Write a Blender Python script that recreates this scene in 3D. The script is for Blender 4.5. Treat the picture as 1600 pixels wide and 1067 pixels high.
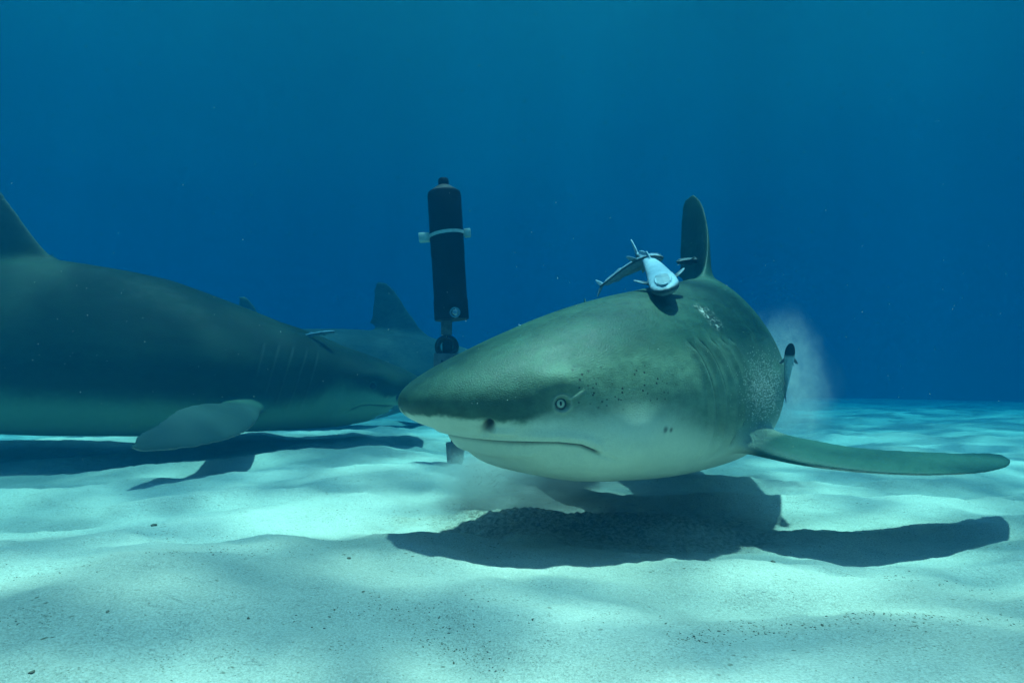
import bpy, bmesh, math, random
import numpy as np
from mathutils import Vector, Matrix, Quaternion

R = math.radians
for o in list(bpy.data.objects):
    bpy.data.objects.remove(o)
scene = bpy.context.scene
col = scene.collection

# ------------------------------------------------------------------ camera
IW, IH, FPX, HORIZON, CAM_H = 1600.0, 1067.0, 978.0, 603.0, 0.25
PITCH = math.atan((HORIZON - IH / 2) / FPX)
cam_d = bpy.data.cameras.new("camera")
cam = bpy.data.objects.new("camera", cam_d)
col.objects.link(cam)
cam.location = (0, 0, CAM_H)
cam.rotation_euler = (math.pi / 2 + PITCH, 0, 0)
cam_d.sensor_width = 36
cam_d.lens = FPX / IW * 36
cam_d.clip_start = 0.02
cam_d.clip_end = 1000
scene.camera = cam

# ------------------------------------------------------------------ light
SUN_EL, SUN_AZ = R(86), R(80)          # azimuth: where the light comes from, from +Y clockwise
world = bpy.data.worlds.new("World")
scene.world = world
world.use_nodes = True
wn, wl = world.node_tree.nodes, world.node_tree.links
bg = wn["Background"]
sky = wn.new("ShaderNodeTexSky")
sky.sky_type = 'NISHITA'
sky.sun_disc = False
sky.sun_elevation = SUN_EL
sky.sun_rotation = SUN_AZ
wl.new(sky.outputs[0], bg.inputs[0])
bg.inputs[1].default_value = 0.14

sun_d = bpy.data.lights.new("sun", 'SUN')
sun_d.energy = 4.6
sun_d.angle = R(1.6)
sun_d.color = (1.0, 0.79, 0.665)
sun = bpy.data.objects.new("sun", sun_d)
col.objects.link(sun)
sdir = Vector((math.sin(SUN_AZ) * math.cos(SUN_EL), math.cos(SUN_AZ) * math.cos(SUN_EL), math.sin(SUN_EL)))
sun.rotation_euler = sdir.to_track_quat('Z', 'Y').to_euler()
sun.location = sdir * 30

scene.view_settings.view_transform = 'Standard'
scene.view_settings.look = 'None'
scene.view_settings.exposure = 2.2
scene.view_settings.gamma = 1.0
cy = scene.cycles
cy.use_denoising = True
cy.max_bounces = 6
cy.diffuse_bounces = 3
cy.glossy_bounces = 2
cy.transmission_bounces = 4
cy.volume_bounces = 1
cy.transparent_max_bounces = 16
cy.volume_step_rate = 1.0
cy.volume_max_steps = 256
cy.sample_clamp_indirect = 4.0

# ------------------------------------------------------------------ helpers
def tag(o, label=None, cat=None, group=None, kind=None):
    for k, v in (("label", label), ("category", cat), ("group", group), ("kind", kind)):
        if v: o[k] = v
    return o

def empty(name, loc):
    o = bpy.data.objects.new(name, None)
    o.empty_display_size = 0.05
    col.objects.link(o)
    o.location = loc
    return o

def at(px, py, Y):
    """photograph pixel -> world point at depth Y"""
    d = Vector(((px - IW / 2) / FPX, 1.0, -(py - IH / 2) / FPX))
    c, s = math.cos(PITCH), math.sin(PITCH)
    y, z = d.y * c - d.z * s, d.y * s + d.z * c
    k = Y / y
    return Vector((d.x * k, Y, CAM_H + z * k))

def mesh_np(name, V, F, mat=None, parent=None, smooth=True):
    me = bpy.data.meshes.new(name)
    me.from_pydata([tuple(v) for v in V], [], [tuple(f) for f in F])
    if smooth:
        me.polygons.foreach_set("use_smooth", [True] * len(me.polygons))
    me.update()
    o = bpy.data.objects.new(name, me)
    col.objects.link(o)
    if mat: me.materials.append(mat)
    if parent: o.parent = parent
    return o

def local(o, root):
    """keep a mesh built in world coordinates in place under an Empty"""
    o.parent = root
    o.matrix_parent_inverse = Matrix.Translation(-root.location)
    return o

def sstep(a, b, x):
    t = np.clip((np.asarray(x, float) - a) / (b - a), 0, 1)
    return t * t * (3 - 2 * t)

def pchip(xs, ys, x):
    xs, ys, x = np.asarray(xs, float), np.asarray(ys, float), np.asarray(x, float)
    h = np.diff(xs); d = np.diff(ys) / h
    m = np.zeros_like(ys)
    for i in range(1, len(xs) - 1):
        if d[i - 1] * d[i] > 0:
            w1, w2 = 2 * h[i] + h[i - 1], h[i] + 2 * h[i - 1]
            m[i] = (w1 + w2) / (w1 / d[i - 1] + w2 / d[i])
    m[0], m[-1] = d[0], d[-1]
    k = np.clip(np.searchsorted(xs, x) - 1, 0, len(xs) - 2)
    t = np.clip((x - xs[k]) / h[k], 0, 1)
    return ((2*t**3 - 3*t**2 + 1) * ys[k] + (t**3 - 2*t**2 + t) * h[k] * m[k]
            + (-2*t**3 + 3*t**2) * ys[k+1] + (t**3 - t**2) * h[k] * m[k+1])

def perlin(x, y, seed=0):
    xi, yi = np.floor(x).astype(np.int64), np.floor(y).astype(np.int64)
    xf, yf = x - xi, y - yi
    def grad(ix, iy):
        h = (ix * 374761393 + iy * 668265263 + seed * 974711) & 0xFFFFFFFF
        h = ((h ^ (h >> 13)) * 1274126177) & 0xFFFFFFFF
        a = ((h ^ (h >> 16)) & 0xFFFF) / 65536.0 * 2 * np.pi
        return np.cos(a), np.sin(a)
    u, v = xf**3 * (xf * (xf * 6 - 15) + 10), yf**3 * (yf * (yf * 6 - 15) + 10)
    def dot(dx, dy):
        gx, gy = grad(xi + dx, yi + dy)
        return gx * (xf - dx) + gy * (yf - dy)
    a = dot(0, 0) * (1 - u) + dot(1, 0) * u
    b = dot(0, 1) * (1 - u) + dot(1, 1) * u
    return (a * (1 - v) + b * v) * 1.5

# ------------------------------------------------------------------ materials
class NT:
    def __init__(self, name):
        self.m = bpy.data.materials.new(name)
        self.m.use_nodes = True
        self.n, self.l = self.m.node_tree.nodes, self.m.node_tree.links
        self.b = self.n.get("Principled BSDF")
        self.out = self.n.get("Material Output")
    def node(self, t, **kw):
        x = self.n.new(t)
        for k, v in kw.items(): setattr(x, k, v)
        return x
    def put(self, sock, v):
        if isinstance(v, bpy.types.NodeSocket): self.l.new(v, sock)
        elif v is not None: sock.default_value = v
    def math(self, op, a, b=None, c=None, clamp=False):
        x = self.node("ShaderNodeMath", operation=op, use_clamp=clamp)
        self.put(x.inputs[0], a)
        if b is not None: self.put(x.inputs[1], b)
        if c is not None: self.put(x.inputs[2], c)
        return x.outputs[0]
    def rng(self, v, a, b, c=0.0, d=1.0, smooth=True):
        x = self.node("ShaderNodeMapRange", interpolation_type='SMOOTHSTEP' if smooth else 'LINEAR')
        for s, q in zip(x.inputs, (v, a, b, c, d)): self.put(s, q)
        return x.outputs[0]
    def noise(self, vec, scale, detail=3.0, rough=0.5, dist=0.0):
        x = self.node("ShaderNodeTexNoise")
        if vec is not None: self.put(x.inputs["Vector"], vec)
        x.inputs["Scale"].default_value = scale
        x.inputs["Detail"].default_value = detail
        x.inputs["Roughness"].default_value = rough
        x.inputs["Distortion"].default_value = dist
        return x.outputs[0]
    def voro(self, vec, scale, feature='F1', out="Distance", rnd=1.0):
        x = self.node("ShaderNodeTexVoronoi", feature=feature)
        if vec is not None: self.put(x.inputs["Vector"], vec)
        x.inputs["Scale"].default_value = scale
        x.inputs["Randomness"].default_value = rnd
        return x.outputs[out]
    def mix(self, f, a, b, blend='MIX'):
        x = self.node("ShaderNodeMix", data_type='RGBA', blend_type=blend)
        self.put(x.inputs[0], f)
        self.put(x.inputs[6], a if isinstance(a, bpy.types.NodeSocket) else (*a, 1) if len(a) == 3 else a)
        self.put(x.inputs[7], b if isinstance(b, bpy.types.NodeSocket) else (*b, 1) if len(b) == 3 else b)
        return x.outputs[2]
    def attr(self, name):
        return self.node("ShaderNodeAttribute", attribute_name=name)
    def sep(self, v):
        x = self.node("ShaderNodeSeparateXYZ"); self.put(x.inputs[0], v); return x.outputs
    def mapping(self, v, scale=(1, 1, 1), rot=(0, 0, 0), loc=(0, 0, 0)):
        x = self.node("ShaderNodeMapping"); self.put(x.inputs[0], v)
        x.inputs["Scale"].default_value = scale; x.inputs["Rotation"].default_value = rot
        x.inputs["Location"].default_value = loc
        return x.outputs[0]
    def bump(self, h, strength, dist, prev=None):
        x = self.node("ShaderNodeBump")
        x.inputs["Strength"].default_value = strength
        x.inputs["Distance"].default_value = dist
        self.put(x.inputs["Height"], h)
        if prev is not None: self.put(x.inputs["Normal"], prev)
        return x.outputs[0]
    def done(self, color=None, rough=None, normal=None, spec=None, metal=None):
        b = self.b
        if color is not None: self.put(b.inputs["Base Color"], color if isinstance(color, bpy.types.NodeSocket) else (*color, 1))
        if rough is not None: self.put(b.inputs["Roughness"], rough)
        if normal is not None: self.put(b.inputs["Normal"], normal)
        if spec is not None: self.put(b.inputs["Specular IOR Level"], spec)
        if metal is not None: self.put(b.inputs["Metallic"], metal)
        return self.m

def plain_mat(name, c, rough=0.5, var=0.25, scale=60, metal=0.0, spec=0.3, bump=0.0):
    t = NT(name)
    co = t.node("ShaderNodeTexCoord").outputs["Object"]
    n = t.noise(co, scale, 4, 0.6)
    f = t.rng(n, 0.3, 0.7)
    cc = t.mix(f, tuple(x * (1 - var) for x in c), tuple(min(1, x * (1 + var)) for x in c))
    nrm = t.bump(n, bump, 0.002) if bump else None
    return t.done(cc, rough, nrm, spec, metal)

# ------------------------------------------------------------------ the sea bed
def bed_h(x, y):
    x, y = np.asarray(x, float), np.asarray(y, float)
    r = np.sqrt(x * x + y * y)
    near = np.exp(-np.maximum(r - 3.5, 0) / 9.0)
    wx = x + 0.25 * perlin(x * 0.9, y * 0.9, 5)
    wy = y + 0.25 * perlin(x * 0.9 + 7, y * 0.9, 6)
    h = 0.036 * perlin(wx * 1.25, wy * 2.0, 1)
    h += 0.021 * perlin(wx * 2.7 + 3, wy * 4.4, 2)
    h += 0.008 * perlin(wx * 5.5 + 9, wy * 8.0, 14)
    rid = 1 - np.abs(perlin(wx * 1.6 + 11, wy * 3.6 + 2, 9))
    h += 0.016 * (rid ** 3 - 0.45)
    h += 0.0065 * perlin(wx * 8, wy * 12, 3) + 0.0032 * perlin(x * 21, y * 27, 4)
    h += 0.0012 * perlin(x * 60, y * 66, 8)
    h *= near * sstep(0.0, 0.5, r)
    h += (0.03 * perlin(x * 0.25, y * 0.25, 12)) * sstep(3, 7, r)
    # heap of coarse sand under the near shark, and the swell below the far-left shark
    g = lambda cx, cyy, sx, sy, a, rot=0: a * np.exp(-(((x-cx)*math.cos(rot)+(y-cyy)*math.sin(rot))/sx)**2 - ((-(x-cx)*math.sin(rot)+(y-cyy)*math.cos(rot))/sy)**2)
    h += g(0.16, 1.22, 0.22, 0.07, 0.028) + g(0.30, 0.86, 0.17, 0.05, 0.016, -0.2)
    h += g(0.33, 0.74, 0.10, 0.035, -0.014, -0.2) + g(0.13, 0.60, 0.12, 0.03, 0.010, -0.3)
    h += g(-1.1, 2.4, 1.1, 0.7, 0.060)
    rough = g(0.16, 1.2, 0.33, 0.14, 1.0)
    h += rough * (0.009 * perlin(wx * 19, wy * 26, 21) + 0.006 * perlin(wx * 47, wy * 55, 22) + .004 * perlin(x * 95, y * 95, 23))
    h -= .020 * np.maximum(r - 12.0, 0) * sstep(12, 18, r)
    return h

def build_bed():
    rad = np.concatenate([[0.0], np.geomspace(0.22, 9, 640), np.geomspace(9.2, 120, 90)])
    front = np.linspace(R(38), R(142), 900)
    back = np.linspace(R(142), R(398), 200)[1:-1]
    ang = np.concatenate([front, back])
    na = len(ang)
    rr, aa = np.meshgrid(rad[1:], ang, indexing='ij')
    x, y = rr * np.cos(aa), rr * np.sin(aa)
    z = bed_h(x, y)
    V = np.concatenate([[[0, 0, float(bed_h(0, 0))]], np.stack([x, y, z], -1).reshape(-1, 3)])
    nr = len(rad) - 1
    i, j = np.meshgrid(np.arange(nr - 1), np.arange(na), indexing='ij')
    j2 = (j + 1) % na
    q = np.stack([1 + i*na + j, 1 + (i+1)*na + j, 1 + (i+1)*na + j2, 1 + i*na + j2], -1).reshape(-1, 4)
    tri = np.stack([np.zeros(na, int), 1 + np.arange(na), 1 + (np.arange(na) + 1) % na], -1)
    me = bpy.data.meshes.new("seabed")
    nl = len(q) * 4 + len(tri) * 3
    me.vertices.add(len(V)); me.vertices.foreach_set("co", V.ravel())
    me.loops.add(nl); me.loops.foreach_set("vertex_index", np.concatenate([q.ravel(), tri.ravel()]).astype(np.int32))
    me.polygons.add(len(q) + len(tri))
    st = np.concatenate([np.arange(len(q)) * 4, len(q) * 4 + np.arange(len(tri)) * 3]).astype(np.int32)
    me.polygons.foreach_set("loop_start", st)
    me.update(calc_edges=True); me.validate()
    me.polygons.foreach_set("use_smooth", np.ones(len(me.polygons), bool))
    o = bpy.data.objects.new("sand", me); col.objects.link(o)
    t = NT("pale_coral_sand")
    co = t.node("ShaderNodeTexCoord").outputs["Object"]
    big = t.noise(co, 2.2, 4, 0.55)
    mid = t.noise(t.mapping(co, (1, 1.6, 1)), 14, 5, 0.65)
    grain = t.noise(co, 420, 2, 0.7)
    g2 = t.noise(co, 130, 3, 0.7)
    c = t.mix(t.rng(big, 0.35, 0.68), (0.48, 0.45, 0.38), (0.64, 0.60, 0.515))
    c = t.mix(t.rng(grain, 0.3, 0.72), t.mix(1.0, c, (0.72, 0.72, 0.70), 'MULTIPLY'), c)
    # dark flecks of weed and shell gathered in drifts
    fl = t.voro(t.mapping(co, (1, 1.5, 1)), 75)
    flm = t.rng(fl, 0.10, 0.24, 1, 0)
    clus = t.rng(mid, 0.52, 0.68)
    c = t.mix(t.math('MULTIPLY', flm, clus), c, (0.13, 0.115, 0.07))
    fl3 = t.voro(t.mapping(co, (1, 1.3, 1), (0, 0, .4)), 240)
    c = t.mix(t.math('MULTIPLY', t.rng(fl3, .12, .30, .85, 0), t.rng(t.noise(co, 22, 4, .7), .50, .62)), c, (.15, .14, .09))
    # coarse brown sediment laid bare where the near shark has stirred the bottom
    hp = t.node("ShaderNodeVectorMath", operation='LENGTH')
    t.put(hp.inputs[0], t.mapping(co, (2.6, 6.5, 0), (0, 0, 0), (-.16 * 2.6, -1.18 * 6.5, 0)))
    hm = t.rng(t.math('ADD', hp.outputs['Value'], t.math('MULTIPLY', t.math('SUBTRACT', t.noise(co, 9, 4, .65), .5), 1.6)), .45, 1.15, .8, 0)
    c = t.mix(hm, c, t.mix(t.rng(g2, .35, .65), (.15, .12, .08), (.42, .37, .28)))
    fl2 = t.voro(co, 170)
    c = t.mix(t.math('MULTIPLY', t.rng(fl2, 0.14, 0.26, 0.75, 0), t.rng(g2, 0.45, 0.7)), c, (0.17, 0.15, 0.10))
    n = t.bump(g2, 0.6, 0.007)
    n = t.bump(grain, 0.6, 0.002, n)
    n = t.bump(mid, 0.35, 0.02, n)
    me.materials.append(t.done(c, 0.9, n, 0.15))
    return tag(o, "pale rippled sand sea bed under the sharks", "sand", kind="structure")

# ------------------------------------------------------------------ animals: rest mesh -> voxel skin -> bent along a spine
def loft_body(xs, w, zt, zb, n=64, ex=2.2, exb=2.3, peak=None, keel=None):
    V, F = [], []
    for i, x in enumerate(xs):
        for k in range(n):
            a = 2 * math.pi * k / n
            c, s = math.cos(a), math.sin(a)
            e = (ex if peak is None else peak(x)) if s >= 0 else (exb if keel is None else keel(x))
            yy = w[i] * math.copysign(abs(c) ** (2 / e), c)
            zz = (zt[i] if s >= 0 else -zb[i]) * math.copysign(abs(s) ** (2 / e), s)
            V.append((x, yy, zz))
    m = len(xs)
    for i in range(m - 1):
        for k in range(n):
            k2 = (k + 1) % n
            F.append((i*n + k, i*n + k2, (i+1)*n + k2, (i+1)*n + k))
    F.append(tuple(range(n - 1, -1, -1)))
    F.append(tuple((m - 1) * n + k for k in range(n)))
    return V, F

def resample(P, m):
    P = np.asarray(P, float)
    t = np.concatenate([[0], np.cumsum(np.linalg.norm(np.diff(P, axis=0), axis=1))])
    return t / max(t[-1], 1e-9), P

def fin(le, te, th, m=30, nc=16, tmin=0.0018):
    """closed fin blade between a leading and a trailing edge; th = thickness per station"""
    k = np.linspace(0, 1, len(le))
    kk = np.linspace(0, 1, m)
    LE = np.stack([pchip(k, np.asarray(le, float)[:, i], kk) for i in range(3)], -1)
    TE = np.stack([pchip(k, np.asarray(te, float)[:, i], kk) for i in range(3)], -1)
    T = np.interp(kk, k, th)
    mid = (LE + TE) / 2
    span = np.gradient(mid, axis=0)
    V, F = [], []
    for i in range(m):
        ch = TE[i] - LE[i]
        nrm = np.cross(ch, span[i]); nrm /= np.linalg.norm(nrm) + 1e-12
        ring = []
        us = (1 - np.cos(np.linspace(0, np.pi, nc))) / 2
        prof = lambda u: max(T[i] * (1.45 * math.sqrt(max(u, 0)) * (1 - u) ** 0.9 + 0.0), tmin * min(1, 8 * min(u, 1) + .4)) * 0.5
        for u in us: ring.append(LE[i] + ch * u + nrm * prof(u))
        for u in us[::-1]: ring.append(LE[i] + ch * u - nrm * prof(u))
        V += ring
    n = 2 * nc
    for i in range(m - 1):
        for j in range(n):
            j2 = (j + 1) % n
            F.append((i*n + j, (i+1)*n + j, (i+1)*n + j2, i*n + j2))
    F.append(tuple(range(n)))
    F.append(tuple((m - 1) * n + j for j in range(n - 1, -1, -1)))
    return V, F

def join(parts):
    V, F = [], []
    for v, f in parts:
        b = len(V)
        V += [tuple(p) for p in v]
        F += [tuple(i + b for i in q) for q in f]
    return V, F

def voxel_skin(parts, voxel):
    V, F = join(parts)
    me = bpy.data.meshes.new("tmp")
    me.from_pydata(V, [], F)
    bm = bmesh.new(); bm.from_mesh(me)
    # each shell: make its own normals consistent
    bmesh.ops.recalc_face_normals(bm, faces=bm.faces)
    bm.to_mesh(me); bm.free()
    o = bpy.data.objects.new("tmp", me); col.objects.link(o)
    md = o.modifiers.new("r", 'REMESH'); md.mode = 'VOXEL'; md.voxel_size = voxel; md.adaptivity = 0
    dg = bpy.context.evaluated_depsgraph_get()
    out = bpy.data.meshes.new_from_object(o.evaluated_get(dg))
    bpy.data.objects.remove(o); bpy.data.meshes.remove(me)
    return out

def arrays(me):
    co = np.empty(len(me.vertices) * 3); me.vertices.foreach_get("co", co)
    ed = np.empty(len(me.edges) * 2, np.int32); me.edges.foreach_get("vertices", ed)
    return co.reshape(-1, 3), ed.reshape(-1, 2)

def laplace(co, ed, it, w=None, lam=0.5):
    n = len(co)
    deg = np.bincount(ed.ravel(), minlength=n).astype(float)[:, None]
    for _ in range(it):
        s = np.empty_like(co)
        for k in range(3):
            s[:, k] = np.bincount(ed[:, 0], co[ed[:, 1], k], n) + np.bincount(ed[:, 1], co[ed[:, 0], k], n)
        d = s / np.maximum(deg, 1) - co
        co = co + lam * d * (1 if w is None else w[:, None])
    return co

def subdiv_where(me, test):
    bm = bmesh.new(); bm.from_mesh(me)
    es = [e for e in bm.edges if test(e.verts[0].co) and test(e.verts[1].co)]
    bmesh.ops.subdivide_edges(bm, edges=es, cuts=1, use_grid_fill=True)
    bm.to_mesh(me); bm.free()

def normals(me):
    n = np.empty(len(me.vertices) * 3)
    me.vertices.foreach_get("normal", n) if hasattr(me.vertices[0], "normal") else None
    return n.reshape(-1, 3)

class Spine:
    """a backbone that starts at the nose and runs tailwards; angles in degrees against arc length in metres"""
    def __init__(self, p0, head, pitch, roll=((0, 0), (1, 0)), length=4.0):
        ds = 0.005
        s = np.arange(0, length, ds)
        f = lambda tab: np.radians(pchip([a for a, _ in tab], [b for _, b in tab], s)) if len(tab) > 2 else np.radians(np.interp(s, [a for a, _ in tab], [b for _, b in tab]))
        th, ph, ro = f(head), f(pitch), f(roll)
        T = np.stack([np.cos(th) * np.cos(ph), np.sin(th) * np.cos(ph), np.sin(ph)], -1)
        P = np.asarray(p0, float) + np.concatenate([[[0, 0, 0]], np.cumsum(T[:-1] * ds, axis=0)])
        Fw = -T
        Lf = np.cross(np.array([0, 0, 1.0]), Fw); Lf /= np.linalg.norm(Lf, axis=1)[:, None]
        U = np.cross(Fw, Lf)
        c, sn = np.cos(ro)[:, None], np.sin(ro)[:, None]
        self.L, self.U = Lf * c + U * sn, U * c - Lf * sn       # +roll lifts the animal's left side
        self.s, self.P, self.T, self.ds = s, P, T, ds
    def __call__(self, co):
        co = np.atleast_2d(np.asarray(co, float))
        x = co[:, 0]
        k = np.clip(x / self.ds, 0, len(self.s) - 2); i = k.astype(int); f = np.clip(k - i, 0, 1)[:, None]
        g = lambda A: A[i] * (1 - f) + A[i + 1] * f
        ext = (np.minimum(x, 0))[:, None]
        return g(self.P) + ext * g(self.T) - co[:, 1:2] * g(self.L) + co[:, 2:3] * g(self.U)
    def frame(self, x):
        i = int(np.clip(x / self.ds, 0, len(self.s) - 1))
        return Vector(self.T[i]), Vector(-self.L[i]), Vector(self.U[i])

# lemon shark, all in fractions of total length; x tailwards, y to its right, z up
SX  = [0, .004, .012, .03, .048, .06, .08, .10, .13, .18, .23, .30, .36, .45, .55, .65, .72, .78, .81]
SZT = [.0020, .0085, .0142, .0236, .0315, .0365, .044, .051, .0595, .069, .076, .083, .084, .077, .061, .041, .028, .020, .018]
SZB = [-.0020, -.0080, -.0125, -.0195, -.0315, -.0410, -.0475, -.0525, -.0575, -.0635, -.067, -.0715, -.072, -.067, -.054, -.036, -.026, -.019, -.017]
SW  = [.0045, .0195, .0315, .0470, .0570, .0620, .0690, .0720, .0720, .0690, .0635, .0610, .0610, .0680, .0540, .0360, .0250, .0170, .0150]

def mouth_z(x):
    return np.interp(x, [.03, .040, .050, .064, .075, .086, .10], [-.0215, -.0222, -.0226, -.0234, -.0252, -.0300, -.035])

def shark_parts(right_pec, left_pec, flex=0.0, dshift=0.0, dscale=1.0, dchord=1.0):
    q = np.linspace(0, 1, 150)
    xs = np.where(q < .5, .25 * (2 * q) ** 2 * 1.0, .25 + (q - .5) * 2 * .56)
    P = lambda tab: pchip(np.sqrt(SX), tab, np.sqrt(xs))
    parts = [loft_body(xs, P(SW), P(SZT), P(SZB), 72, 2.15, 2.35, lambda x: float(np.interp(x, [.10, .16, .22, .34, .6], [2.10, 1.85, 1.58, 1.45, 1.8])),
                       lambda x: float(np.interp(x, [.012, .035, .085, .14, .25], [2.3, 2.6, 2.9, 2.45, 2.3])))]
    # pectoral fins: span steps u, chord positions v, dihedral angle per step (degrees, negative droops)
    u = np.array([-.045, 0, .03, .06, .09, .12, .15, .172, .182])
    vle = np.array([-.030, -.012, .007, .021, .034, .049, .068, .089, .107])
    vte = np.array([.066, .066, .078, .083, .092, .103, .110, .117, .116])
    th = [.034, .027, .0165, .0118, .009, .0075, .0055, .004, .0028]
    u0, vle0, vte0 = u, vle, vte
    for sg, (dih, twist, fold, size) in ((1, right_pec), (-1, left_pec)):
        u, vle, vte = u0 * size, vle0 * size, vte0 * size
        y, z = [0.0], [0.0]
        for i in range(1, len(u)):
            a = R(np.interp((u[i] + u[i-1]) / 2, dih[0], dih[1]))
            y.append(y[-1] + (u[i] - u[i-1]) * math.cos(a)); z.append(z[-1] + (u[i] - u[i-1]) * math.sin(a))
        y = np.array(y) - y[1] + .056; z = np.array(z) - z[1] - .040
        sw = np.tan(R(fold)) * np.maximum(u, 0)
        tw = math.sin(R(twist)) * sstep(-.02, .08, u)
        le = [(.205 + vle[i] + sw[i], sg * y[i], z[i]) for i in range(len(u))]
        te = [(.205 + vle[i] + sw[i] + (vte[i] - vle[i]) * math.cos(R(twist)), sg * y[i], z[i] + (vte[i] - vle[i]) * tw[i]) for i in range(len(u))]
        parts.append(fin(le, te, th, 40))
    # first dorsal
    fx = lambda h: flex * (max(h, 0) / .1) ** 1.6
    pts = [(-.03, .275, .395, .020), (.0, .293, .392, .016), (.012, .309, .414, .0125), (.03, .327, .409, .0105), (.055, .349, .409, .0085),
           (.078, .367, .410, .006), (.091, .380, .409, .0042), (.098, .391, .405, .003)]
    pts = [(h * dscale, .305 + dshift + (a - .293) * dscale * dchord, .305 + dshift + (b - .293) * dscale * dchord, t) for h, a, b, t in pts]
    parts.append(fin([(a, fx(h), .0815 + h) for h, a, b, t in pts], [(b, fx(h), .079 + h) for h, a, b, t in pts], [t for *_, t in pts], 36))
    # second dorsal
    pts = [(-.02, .600, .655, .014), (.0, .606, .652, .011), (.01, .612, .680, .008), (.028, .624, .664, .006), (.050, .642, .665, .0045), (.060, .655, .668, .003)]
    parts.append(fin([(a, 0, .047 + h) for h, a, b, t in pts], [(b, 0, .045 + h) for h, a, b, t in pts], [t for *_, t in pts], 26))
    # anal
    pts = [(-.02, .630, .675, .012), (.0, .634, .672, .009), (.012, .640, .688, .007), (.035, .655, .678, .004), (.045, .666, .680, .003)]
    parts.append(fin([(a, 0, -.034 - h) for h, a, b, t in pts], [(b, 0, -.032 - h) for h, a, b, t in pts], [t for *_, t in pts], 22))
    # pelvics
    for sg in (1, -1):
        pts = [(-.02, .505, .565, .012), (.0, .510, .562, .009), (.015, .518, .572, .007), (.035, .532, .570, .005), (.048, .545, .566, .003)]
        parts.append(fin([(a, sg * (.030 + h * .75), -.046 - h * .65) for h, a, b, t in pts], [(b, sg * (.030 + h * .75), -.046 - h * .65) for h, a, b, t in pts], [t for *_, t in pts], 22))
    # caudal: upper and lower lobe
    up = [((.770, .012), (.80, -.02), .016), ((.800, .022), (.835, -.012), .014), ((.84, .040), (.866, .006), .010), ((.88, .066), (.90, .034), .008),
          ((.93, .100), (.945, .066), .006), ((.97, .130), (.985, .098), .004), ((.995, .150), (1.0, .130), .003)]
    parts.append(fin([(a[0], 0, a[1]) for a, b, t in up], [(b[0], 0, b[1]) for a, b, t in up], [t for *_, t in up], 34))
    lo = [((.785, -.004), (.84, .01), .012), ((.800, -.022), (.845, -.008), .009), ((.822, -.048), (.852, -.032), .006), ((.842, -.070), (.858, -.062), .003)]
    parts.append(fin([(a[0], 0, a[1]) for a, b, t in lo], [(b[0], 0, b[1]) for a, b, t in lo], [t for *_, t in lo], 22))
    return parts

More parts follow.
